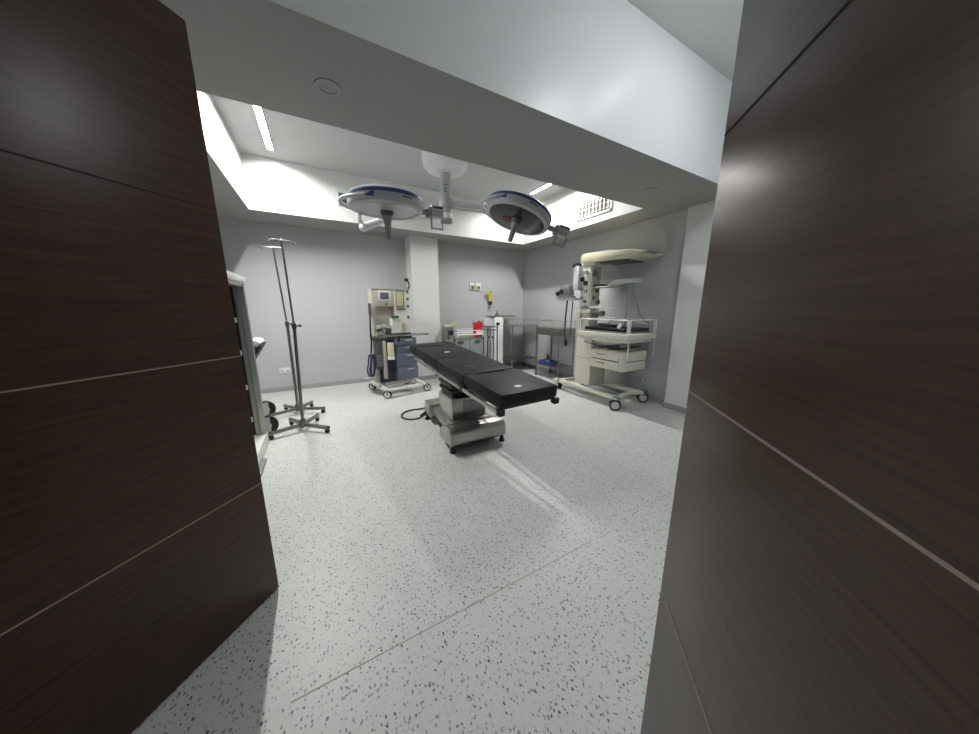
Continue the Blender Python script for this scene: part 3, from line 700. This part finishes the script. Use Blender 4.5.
# shelves on the column
b = MB()
for z in (1.67, 1.755): b.bb((3.66, 2.98, z), (3.68, 3.42, z + .014), .003); b.bb((3.88, 2.98, z), (3.90, 3.42, z + .014), .003)
for x0, x1, y in ((3.66, 3.90, 2.98), (3.66, 3.90, 3.41)): b.bb((x0, y, 1.67), (x1, y + .012, 1.684), .003); b.bb((x0, y, 1.755), (x1, y + .012, 1.769), .003)
b.bb((3.66, 2.98, 1.67), (3.68, 2.995, 1.769), .003); b.bb((3.88, 2.98, 1.67), (3.90, 2.995, 1.769), .003)
us = b.build('upper_shelf_rail', 'panelwhite', t)
b = MB(); b.bb((3.67, 2.62, 1.70), (3.86, 2.98, 1.765), .01); b.build('sensor_box', 'greylt', t)
b = MB(); b.bb((3.68, 2.99, 1.67), (3.88, 3.41, 1.676)); b.bb((3.70, 3.15, 1.676), (3.86, 3.38, 1.72), .01); b.build('upper_shelf', 'greydark', t)
b = MB(); b.bb((3.62, 2.80, 1.36), (3.64, 3.46, 1.376), .003); b.bb((3.62, 3.06, 1.376), (3.66, 3.42, 1.40), .003); b.build('lower_shelf_rail', 'panelwhite', t)
b = MB(); b.cyl((3.70, 3.40, 1.29), (3.70, 3.12, 1.29), .03, seg=14); b.cyl((3.78, 3.40, 1.27), (3.78, 3.20, 1.27), .03, seg=14); b.cyl((3.70, 3.12, 1.29), (3.70, 3.08, 1.29), .042, seg=14); b.build('oxygen_valve', 'greymid', t)
b = MB(); b.tube([(3.70, 2.72, 1.70), (3.70, 2.70, 1.5), (3.70, 2.70, 1.30), (3.72, 2.72, 1.13)], .010, 8, 4); b.tube([(3.74, 2.66, 1.70), (3.76, 2.62, 1.5), (3.80, 2.56, 1.30), (3.90, 2.48, 1.16)], .010, 8, 4); b.build('sensor_cable', 'greymid', t)
# heater hood
prof = [(3.47, 2.045), (3.485, 2.09), (3.475, 2.145), (3.44, 2.175), (2.95, 2.155), (2.74, 2.132), (2.58, 2.108), (2.48, 2.076), (2.48, 2.062), (2.56, 2.034), (2.68, 2.012), (3.30, 2.035)]
hx0, hx1 = 3.58, 4.04
b = MB(); b.poly(prof, hx0, hx1, mx=Matrix(((0, 0, 1, 0), (1, 0, 0, 0), (0, 1, 0, 0), (0, 0, 0, 1))), bev=.018); hood = b.build('heater_hood', 'hoodcream', t)
b = MB(); b.bb((hx0 + .05, 2.72, 2.0), (hx1 - .05, 3.16, 2.02), .006, rot=(.035, 0, 0)); b.build('heater_grille', 'greydark', hood)
b = MB(); b.bb((hx0 - .004, 2.62, 2.070), (hx0 + .02, 2.88, 2.098), .004); b.build('hood_slot', 'hoodcream', hood)
b = MB(); b.bb((hx0 - .006, 2.58, 2.098), (hx0 + .02, 2.90, 2.103), .001); b.bb((hx0 + .02, 2.39, 2.062), (hx1 - .16, 2.49, 2.072), .003); b.build('hood_edge_trim', 'greymid', hood)
b = MB()
for i in range(7): b.box((3.78, 2.64 + i * .07, 2.122 + i * .0045), (.22, .035, .02), .003)
b.build('hood_vents', 'hoodcream', hood)
b = MB(); b.bb((3.60, 3.22, 1.99), (3.86, 3.46, 2.05), .012); b.build('hood_neck', 'cream', t)
# bed
b = MB(); b.poly([(3.40, 2.42), (4.06, 2.45), (4.06, 3.30), (3.40, 3.30)], .955, 1.035, bev=.016); bed = b.build('bed_deck', 'cream', t)
b = MB(); b.poly([(3.44, 2.46), (4.02, 2.48), (4.02, 3.28), (3.44, 3.28)], .915, .956, bev=.008); b.build('deck_edge', 'panelwhite', t)
pts = [(2.56, .915), (3.30, .915), (3.36, .80), (3.30, .78), (2.90, .84)]
b = MB(); b.poly(pts, 3.60, 3.86, mx=Matrix(((0, 0, 1, 0), (1, 0, 0, 0), (0, 1, 0, 0), (0, 0, 0, 1))), bev=.01); b.build('tilt_housing', 'cream', t)
b = MB(); b.bb((3.46, 2.50, 1.036), (4.0, 3.24, 1.056), .004); b.build('mattress_tray', 'greymid', t)
b = MB(); b.bb((3.47, 2.52, 1.056), (3.99, 3.22, 1.105), .02, seg=3); b.build('mattress', 'vinyl', t)
b = MB(); b.box((3.66, 2.90, 1.125), (.30, .26, .04), .015, rot=(.06, .06, .2)); b.build('baby_positioner', 'blackgloss', t)
# side walls: clear panels in white frames
def panel_wall(a, c, z0=1.04, z1=1.215):
    a, c = Vector(a), Vector(c)
    b = MB(); b.cyl((a.x, a.y, z1), (c.x, c.y, z1), .0075, seg=10)
    for p in (a, c): b.box((p.x, p.y, (z0 + z1) / 2), (.022, .022, z1 - z0), .004)
    w = b.build('panel_frame', 'whiteplastic', t)
    d = (c - a).normalized(); n = Vector((-d.y, d.x)) * .003
    b = MB(); b.poly([(a.x + n.x, a.y + n.y), (c.x + n.x, c.y + n.y), (c.x - n.x, c.y - n.y), (a.x - n.x, a.y - n.y)], z0, z1 - .01); b.build('clear_panel', 'glass', w)
panel_wall((3.415, 2.44), (3.415, 3.24)); panel_wall((3.44, 2.435), (4.03, 2.46)); panel_wall((4.045, 2.49), (4.045, 3.24)); 
b = MB(); b.box((3.62, 2.78, 1.225), (.26, .03, .014), .003, rot=(0, .1, -.9)); b.box((3.86, 2.52, 1.17), (.26, .03, .014), .003, rot=(0, .1, -.2)); b.box((3.48, 2.62, 1.13), (.012, .05, .07), .004, rot=(.6, 0, 0)); b.build('temperature_probe', 'whiteplastic', t)
b = MB(); b.cyl((3.44, 2.43, .955), (3.44, 2.43, .72), .009, seg=10); b.cyl((4.04, 2.46, .955), (4.05, 2.46, .70), .006, seg=10); b.build('hanging_bracket', 'panelwhite', t)
# drawer box
b = MB(); b.bb((3.53, 2.56, .505), (4.05, 3.14, .77), .008); db = b.build('drawer_box', 'cream', t)
for z0, z1 in ((.645, .755), (.52, .632)):
    b = MB(); b.bb((3.515, 2.62, z0), (3.54, 3.10, z1), .006); d = b.build('drawer', 'cream', t)
    b = MB(); b.tube([(3.516, 2.86, z1 - .04), (3.497, 2.87, z1 - .04), (3.497, 2.97, z1 - .04), (3.516, 2.98, z1 - .04)], .007, 8, 2); b.build('handle', 'greymid', d)
b = MB(); b.bb((3.60, 2.556, .632), (4.045, 2.562, .642)); b.bb((3.524, 2.625, .633), (3.532, 3.095, .644)); b.build('drawer_gap', 'greydark', db)
b = MB(); b.bb((3.62, 2.9, .77), (3.90, 3.34, .83), .01); b.build('lift_arm', 'beige', t)
b = MB(); b.tube([(3.56, 3.28, .86), (3.58, 3.0, .82), (3.75, 2.75, .80), (3.95, 2.62, .84)], .014, 8, 4); b.build('power_cable', 'greydark', t)

# ------------------------------------------------------------------ stainless trolleys by the right wall
def trolley(name, label, x0, x1, y0, y1, top, guard, shelf, apron=None, rails='xy'):
    t = thing(name, label, 'trolley', ((x0 + x1) / 2, (y0 + y1) / 2, 0), group='stainless two-tier trolleys along the right wall')
    b = MB(); b.bb((x0, y0, top - .02), (x1, y1, top), .004); b.build('top_shelf', 'steel', t)
    b = MB(); b.bb((x0, y0, shelf - .02), (x1, y1, shelf), .004); b.build('bottom_shelf', 'steel_dk', t)
    for x in (x0 + .012, x1 - .012):
        for y in (y0 + .012, y1 - .012):
            b = MB(); b.cyl((x, y, .09), (x, y, top - .004), .0125, seg=12); b.build('leg', 'steel_dk', t)
            caster(t, (x, y), .09, .036, .022, rot=random.uniform(0, 1.5), hub='greydark', fork='steel_dk')
    b = MB(); ps = [(x0 + .012, y0 + .012), (x1 - .012, y0 + .012), (x1 - .012, y1 - .012), (x0 + .012, y1 - .012)]
    for i in range(4):
        a, c = ps[i], ps[(i + 1) % 4]
        if 'o' in rails and i == 3: continue
        b.cyl((*a, guard), (*c, guard), .005, seg=8)
    for p in ps: b.cyl((*p, top), (*p, guard), .0045, seg=8)
    b.build('guard_rail', 'steel', t)
    if apron:
        b = MB(); b.bb((x0 + .02, y0 + .006, top - .02 - apron), (x1 - .02, y0 + .018, top - .02), .002); b.bb((x0 + .004, y0 + .02, top - .02 - apron), (x0 + .018, y1 - .02, top - .02), .002); b.bb((x1 - .018, y0 + .02, top - .02 - apron), (x1 - .004, y1 - .02, top - .02), .002)
        b.build('apron_panel', 'steel_dk', t)
    return t
trolley('instrument_trolley', 'empty stainless two-tier trolley in the back right corner, without a tray', 3.47, 4.13, 5.16, 5.64, 1.0, 1.125, .29)
trolley('instrument_trolley', 'stainless trolley beside the infant warmer, carrying a blue tray on its lower shelf', 3.79, 4.185, 4.10, 4.76, 1.0, 1.12, .26, apron=.13)
t = thing('plastic_tray', 'blue plastic tray on the lower shelf of the trolley beside the warmer', 'tray', (3.96, 4.53, .26))
b = MB(); b.poly([(3.82, 4.36), (4.06, 4.36), (4.06, 4.70), (3.82, 4.70)], .26, .268, bev=.003)
for a, c in (((3.82, 4.36), (3.832, 4.70)), ((4.048, 4.36), (4.06, 4.70)), ((3.82, 4.36), (4.06, 4.372)), ((3.82, 4.688), (4.06, 4.70))): b.bb((*a, .262), (*c, .33), .004)
b.build('tray_body', 'bluetray', t)
b = MB(); b.bb((3.813, 4.44, .312), (3.822, 4.62, .345), .003); b.build('tray_lip', 'bluetray', t)
t = thing('spray_bottle', 'small black bottle with white label standing in the blue tray', 'bottle', (3.93, 4.55, .269))
b = MB(); b.lathe([(0, 0), (.04, 0), (.042, .01), (.042, .10), (.03, .13), (.018, .145), (0, .145)], Matrix.Translation((3.93, 4.55, .269))); b.build('bottle_body', 'blackgloss', t)
b = MB(); b.cyl((3.93, 4.55, .41), (3.93, 4.55, .455), .022, seg=16, bev=.003); b.build('cap', 'black', t)
b = MB(); b.cyl((3.93, 4.55, .30), (3.93, 4.55, .345), .0428, seg=24); b.build('bottle_label', 'greylt', t)

# ------------------------------------------------------------------ cupboard trolley and things along the back wall
BX0, BX1, BY0, BY1, BT = 2.20, 2.80, 5.20, 5.66, .80
t = thing('drawer_trolley', 'stainless drawer trolley with oval handles behind the operating table', 'trolley', ((BX0 + BX1) / 2, 5.43, 0))
b = MB(); b.bb((BX0, BY0, .12), (BX1, BY1, .775), .006); b.build('cabinet', 'greymid', t)
b = MB(); b.bb((BX0 - .005, BY0 - .02, .775), (BX1 + .02, BY1, .80), .004); b.build('top_shelf', 'steel', t)
b = MB(); b.bb((BX0 - .18, BY0 + .0, .68), (BX0 + .0, BY1, .70), .004); b.build('side_shelf', 'steel_dk', t)
for y in (BY0, BY1 - .02):
    b = MB()
    for z in (.855, .93): b.cyl((BX0 + .06, y, z), (BX1, y, z), .013 if z < .9 else .009, seg=10)
    for x in (BX0 + .06, BX1): b.cyl((x, y, .795), (x, y, .935), .009, seg=10)
    b.build('guard_rail', 'whiteplastic', t)
for x0, x1 in ((BX0 + .01, (BX0 + BX1) / 2 - .005), ((BX0 + BX1) / 2 + .005, BX1 - .01)):
    b = MB(); b.bb((x0, BY0 - .014, .14), (x1, BY0, .765), .004); d = b.build('cupboard_door', 'doorgrey', t)
    hx = x0 + .09 if x0 < 2.4 else x1 - .13
    b = MB(); b.lathe([(0, 0), (.065, 0), (.07, -.006), (.05, -.012), (0, -.012)], Matrix.Translation((hx, BY0 - .014, .715)) @ Matrix.Rotation(-PI / 2, 4, 'X') @ Matrix.Diagonal((1, .55, 1, 1)), 24); b.build('handle', 'greydark', d)
for x in (BX0 + .06, BX1 - .06):
    for y in (BY0 + .06, BY1 - .06): caster(t, (x, y), .12, .05, .028, rot=.6)
# suction device on its left end
t = thing('suction_pump', 'shiny metal pump box with black dial at the left end of the drawer trolley', 'medical device', (2.105, 5.33, .70))
b = MB(); b.bb((2.03, 5.22, .703), (2.185, 5.46, 1.015), .01); bd = b.build('casing', 'steel', t)
b = MB(); b.cyl((2.12, 5.222, .90), (2.12, 5.205, .90), .05, seg=20); b.build('dial', 'black', bd)
b = MB(); b.bb((2.05, 5.215, .78), (2.09, 5.222, .86), .002); b.build('switch', 'greydark', bd)
b = MB(); b.bb((2.04, 5.23, 1.015), (2.175, 5.45, 1.04), .005); b.build('lid', 'greylt', bd)
t = thing('specimen_bottle', 'small bottle with yellow-green cap beside the shiny pump box', 'bottle', (2.25, 5.36, .801))
b = MB(); b.cyl((2.25, 5.36, .801), (2.25, 5.36, 1.0), .034, seg=18, bev=.006); b.build('bottle_body', 'greylt', t)
b = MB(); b.cyl((2.25, 5.36, 1.0), (2.25, 5.36, 1.10), .04, seg=18, bev=.005); b.build('cap', 'yellowgreen', t)
t = thing('sharps_bin', 'red sharps container standing on the drawer trolley', 'sharps bin', (2.74, 5.33, .801))
b = MB(); b.box((2.74, 5.33, .926), (.135, .13, .25), .012, taper=(1.06, 1.06)); b.build('bin_body', 'red', t)
b = MB(); b.box((2.74, 5.33, 1.062), (.155, .145, .028), .006); b.cyl((2.77, 5.32, 1.074), (2.77, 5.32, 1.10), .035, seg=18); b.build('lid', 'red', t)
b = MB(); b.bb((2.675, 5.252, .862), (2.805, 5.268, .905), .002); b.build('bin_label', 'whiteplastic', t)
# open frame trolley beside it
t = thing('frame_stand', 'open steel tube stand with a black clamp, between drawer trolley and white cabinet', 'stand', (2.98, 5.18, 0))
b = MB()
for x in (2.865, 3.085): b.cyl((x, 5.13, .02), (x, 5.13, .99 if x < 3 else 1.08), .014, seg=12); b.cyl((x, 5.42, .02), (x, 5.42, .99), .012, seg=12)
for z in (.99, .93, .12):
    b.cyl((2.865, 5.13, z), (3.085, 5.13, z), .010, seg=10); b.cyl((2.865, 5.42, z), (3.085, 5.42, z), .009, seg=10)
    for x in (2.865, 3.085): b.cyl((x, 5.13, z), (x, 5.42, z), .009, seg=10)
b.build('tube_frame', 'gun', t)
b = MB(); b.cyl((3.085, 5.13, 1.05), (3.085, 5.08, 1.05), .030, seg=16, bev=.004); b.build('clamp_knob', 'black', t)
b = MB(); b.cyl((2.865, 5.12, .72), (2.865, 5.12, .82), .018, seg=10); b.cyl((2.865, 5.12, .79), (2.95, 5.11, .79), .014, seg=10); rc = b.build('rail_clamp', 'chrome', t)
for c in ((2.88, 5.10, .80), (2.955, 5.11, .79)):
    b = MB(); b.sphere(c, .024); b.build('knob', 'black', rc)
# white cabinet
t = thing('equipment_cabinet', 'tall white rounded equipment cabinet at the back, between the steel stands', 'cabinet', (3.24, 5.64, 0))
def rrect(x0, x1, z0, z1, r):
    pts = [(x0, z0), (x1, z0)]
    for k in range(7): a = k * PI / 12; pts.append((x1 - r + r * math.cos(a), z1 - r + r * math.sin(a)))
    for k in range(7): a = PI / 2 + k * PI / 12; pts.append((x0 + r + r * math.cos(a), z1 - r + r * math.sin(a)))
    return pts
XZ = Matrix(((1, 0, 0, 0), (0, 0, 1, 0), (0, 1, 0, 0), (0, 0, 0, 1)))
b = MB(); b.poly(rrect(2.98, 3.20, .03, 1.15, .07), 5.49, 5.79, mx=XZ, bev=.006); cb = b.build('cabinet_side', 'greylt', t)
b = MB(); b.poly(rrect(3.215, 3.44, .03, 1.17, .07), 5.47, 5.79, mx=XZ, bev=.006); b.build('cabinet_body', 'whiteplastic', t)
for x in (3.02, 3.40):
    for y in (5.53, 5.75):
        b = MB(); b.cyl((x, y, 0), (x, y, .035), .02, seg=12); b.build('foot', 'black', t)
t = thing('steel_tray', 'thin grey steel tray lying on top of the tall white cabinet', 'tray', (3.46, 5.62, 1.17))
b = MB(); b.bb((3.16, 5.50, 1.172), (3.77, 5.74, 1.180), .002); b.bb((3.16, 5.50, 1.178), (3.77, 5.508, 1.196), .002); b.bb((3.16, 5.732, 1.178), (3.77, 5.74, 1.196), .002)
b.bb((3.16, 5.50, 1.178), (3.168, 5.74, 1.196), .002); b.bb((3.762, 5.50, 1.178), (3.77, 5.74, 1.196), .002); b.build('tray_body', 'steel_dk', t)
t = thing('steel_pitcher', 'small pointed grey steel pot standing in the steel tray', 'pot', (3.355, 5.60, 1.181))
b = MB(); b.lathe([(0, 0), (.042, 0), (.046, .02), (.04, .06), (.02, .075), (.014, .085), (.012, .12), (0, .122)], Matrix.Translation((3.355, 5.60, 1.181)), 20); b.build('pot_body', 'steel_dk', t)

# ------------------------------------------------------------------ glazed cabinet beside the left wall, behind the door
GX0, GX1, GY0, GY1, GZ = -1.05, -.57, 2.72, 3.56, 1.58
t = thing('shelf_rack', 'aluminium rack with white shelves and white top, half hidden behind the left door', 'rack', (-.80, 3.14, 0))
b = MB(); b.poly([(GX0, GY0), (GX1, GY0), (GX1, GY1 + .03), (GX0, GY1 + .03)], 0, .135, bev=.006); pl = b.build('plinth', 'panelwhite', t)
b = MB(); b.bb((GX1, GY0, 0), (GX1 + .03, 3.16, .03), .006); b.build('grey_floor_strip', 'greymid', pl)  # low grey strip along part of the plinth front
for x in (GX0 + .04, GX1 - .04):
    for y in (GY0 + .03, GY1 - .03):
        b = MB(); b.box((x, y, (.135 + GZ) / 2), (.08, .06, GZ - .135), .006); po = b.build('corner_post', 'alu', t)
        b = MB(); b.bb((x - .012, y - .033, .15), (x + .004, y + .033, GZ - .01)); b.build('post_channel', 'greymid', po)
b = MB(); b.bb((GX1 - .105, GY1 - .05, .14), (GX1 - .08, GY1 - .02, GZ - .01), .002); b.build('door_gasket', 'black', t)
b = MB(); b.bb((GX0 - .01, GY0 - .01, GZ + .005), (GX1 + .012, GY1 + .012, GZ + .06), .008); b.build('top_panel', 'whiteplastic', t)
b = MB(); b.bb((GX0 + .02, GY0 + .02, GZ - .03), (GX1 - .004, GY1 - .02, GZ + .005), .004); b.build('top_rail', 'steel', t)
for z in (.30, .62, .95, 1.25):
    b = MB(); b.bb((GX0 + .05, GY0 + .06, z), (GX1 - .14, GY1 - .06, z + .02), .003); sh = b.build('shelf', 'whiteplastic', t)
    b = MB(); b.bb((GX1 - .14, GY1 - .09, z - .015), (GX1 - .085, GY1 - .055, z + .03), .004); b.build('shelf_clip', 'whiteplastic', sh)
b = MB(); b.bb((GX0, GY0 + .06, .14), (GX0 + .008, GY1 - .06, GZ - .03)); b.build('rear_panel', 'greymid', t)
b = MB(); b.bb((GX0 + .08, GY1 - .04, .14), (GX1 - .10, GY1 - .034, GZ - .03)); b.build('end_panel', 'greydark', t)

# wheeled monitor cart beyond the cabinet
t = thing('monitor_cart', 'white wheeled equipment cart with sloping console, just beyond the shelf rack', 'cart', (-.80, 4.12, 0))
b = MB(); b.bb((-1.02, 3.74, .10), (-.76, 4.58, .24), .03); b.build('cart_base', 'whiteplastic', t)
b = MB(); b.bb((-.98, 3.94, .24), (-.78, 4.14, .85), .02); b.build('cart_column', 'whiteplastic', t)
pr = [(-1.02, .86), (-.70, .76), (-.535, 1.02), (-.56, 1.05), (-1.02, 1.08)]
b = MB(); b.poly(pr, 3.66, 4.0, mx=XZ, bev=.012); cs = b.build('console', 'whiteplastic', t)
b = MB(); b.poly([(-.695, .765), (-.545, 1.002), (-.530, .992), (-.68, .752)], 3.655, 4.005, mx=XZ); b.build('screen', 'black', cs)
b = MB(); b.poly([(-.685, .78), (-.555, .985), (-.60, 1.0), (-.76, .80)], 3.652, 3.66, mx=XZ); b.build('console_side', 'greydark', cs)
b = MB(); b.poly([(-.95, 1.070), (-.62, 1.052), (-.62, 1.060), (-.95, 1.078)], 3.70, 3.96, mx=XZ); b.build('keyboard', 'greydark', cs)
for x, y in ((-.69, 4.44), (-.60, 3.80)):
    b = MB(); b.cyl((x - .06, y, .11), (x, y, .11), .11, seg=32, bev=.012); w = b.build('wheel', 'black', t, mx=Matrix.Translation((x, y, 0)) @ Matrix.Rotation(-1.15, 4, 'Z') @ Matrix.Translation((-x, -y, 0)))
    b = MB(); b.bb((x - .002, y - .030, .015), (x + .004, y + .030, .205)); b.cyl((x - .002, y, .11), (x + .006, y, .11), .04, seg=20); b.build('wheel_hub', 'greylt', w, mx=Matrix.Translation((x, y, 0)) @ Matrix.Rotation(-1.15, 4, 'Z') @ Matrix.Translation((-x, -y, 0)))
for y in (3.80, 4.50):
    b = MB(); b.cyl((-1.09, y, .11), (-1.03, y, .11), .11, seg=32, bev=.012); b.build('wheel', 'black', t)

# ------------------------------------------------------------------ unseen lamps added for fill light: panel in the corridor, dome by the entrance
def fill_panel_light(x, y, w, d, label):
    t = thing('fill_panel_light', label, 'ceiling light', (x, y, ZV - .02))
    b = MB(); b.bb((x - w / 2 - .02, y - d / 2 - .02, ZV - .02), (x + w / 2 + .02, y + d / 2 + .02, ZV), .003); b.build('frame', 'whiteplastic', t)
    b = MB(); b.bb((x - w / 2, y - d / 2, ZV - .026), (x + w / 2, y + d / 2, ZV - .020)); b.build('diffuser', 'panel', t)
fill_panel_light(-1.1, -.75, .6, .6, 'unseen panel added on the corridor ceiling for fill light through the doorway')  # added out of view as fill light on the door leaves

t = thing('fill_dome_light', 'unseen dome lamp added on the high ceiling to brighten the beam face', 'ceiling light', (2.35, .45, ZV - .02))  # dome added out of view to brighten the beam's front face
b = MB(); b.cyl((2.35, .45, ZV - .03), (2.35, .45, ZV + .003), .24, seg=32); b.build('base_ring', 'whiteplastic', t)
b = MB(); b.lathe([(.22, 0), (.215, -.05), (.18, -.11), (.10, -.15), (0, -.165)], Matrix.Translation((2.35, .45, ZV - .03)), 32); b.build('fill_dome', 'dome', t)
# ------------------------------------------------------------------ world, camera, view
w = bpy.data.worlds.new('World'); S.world = w; w.use_nodes = True
w.node_tree.nodes['Background'].inputs[0].default_value = (.5, .5, .5, 1); w.node_tree.nodes['Background'].inputs[1].default_value = 0.0
cam = bpy.data.cameras.new('Camera'); co = bpy.data.objects.new('Camera', cam); C.objects.link(co)
F, YAW, PIT, ROL = 296.6, .5156, .1996, .003
cam.sensor_fit = 'HORIZONTAL'; cam.sensor_width = 36; cam.lens = 36 * F / 979; cam.clip_start = .02
f = Vector((math.sin(YAW) * math.cos(PIT), math.cos(YAW) * math.cos(PIT), -math.sin(PIT))); r = Vector((math.cos(YAW), -math.sin(YAW), 0)); u = r.cross(f)
r2 = r * math.cos(ROL) + u * math.sin(ROL); u2 = u * math.cos(ROL) - r * math.sin(ROL)
co.matrix_world = Matrix(((r2.x, u2.x, -f.x, 0), (r2.y, u2.y, -f.y, 0), (r2.z, u2.z, -f.z, 1.38), (0, 0, 0, 1)))
S.camera = co
S.view_settings.view_transform = 'Standard'; S.view_settings.look = 'None'; S.view_settings.gamma = 1; S.view_settings.use_curve_mapping = False
S.view_settings.exposure = 0.0
for o in S.objects:
    if '_org' in o: del o['_org']
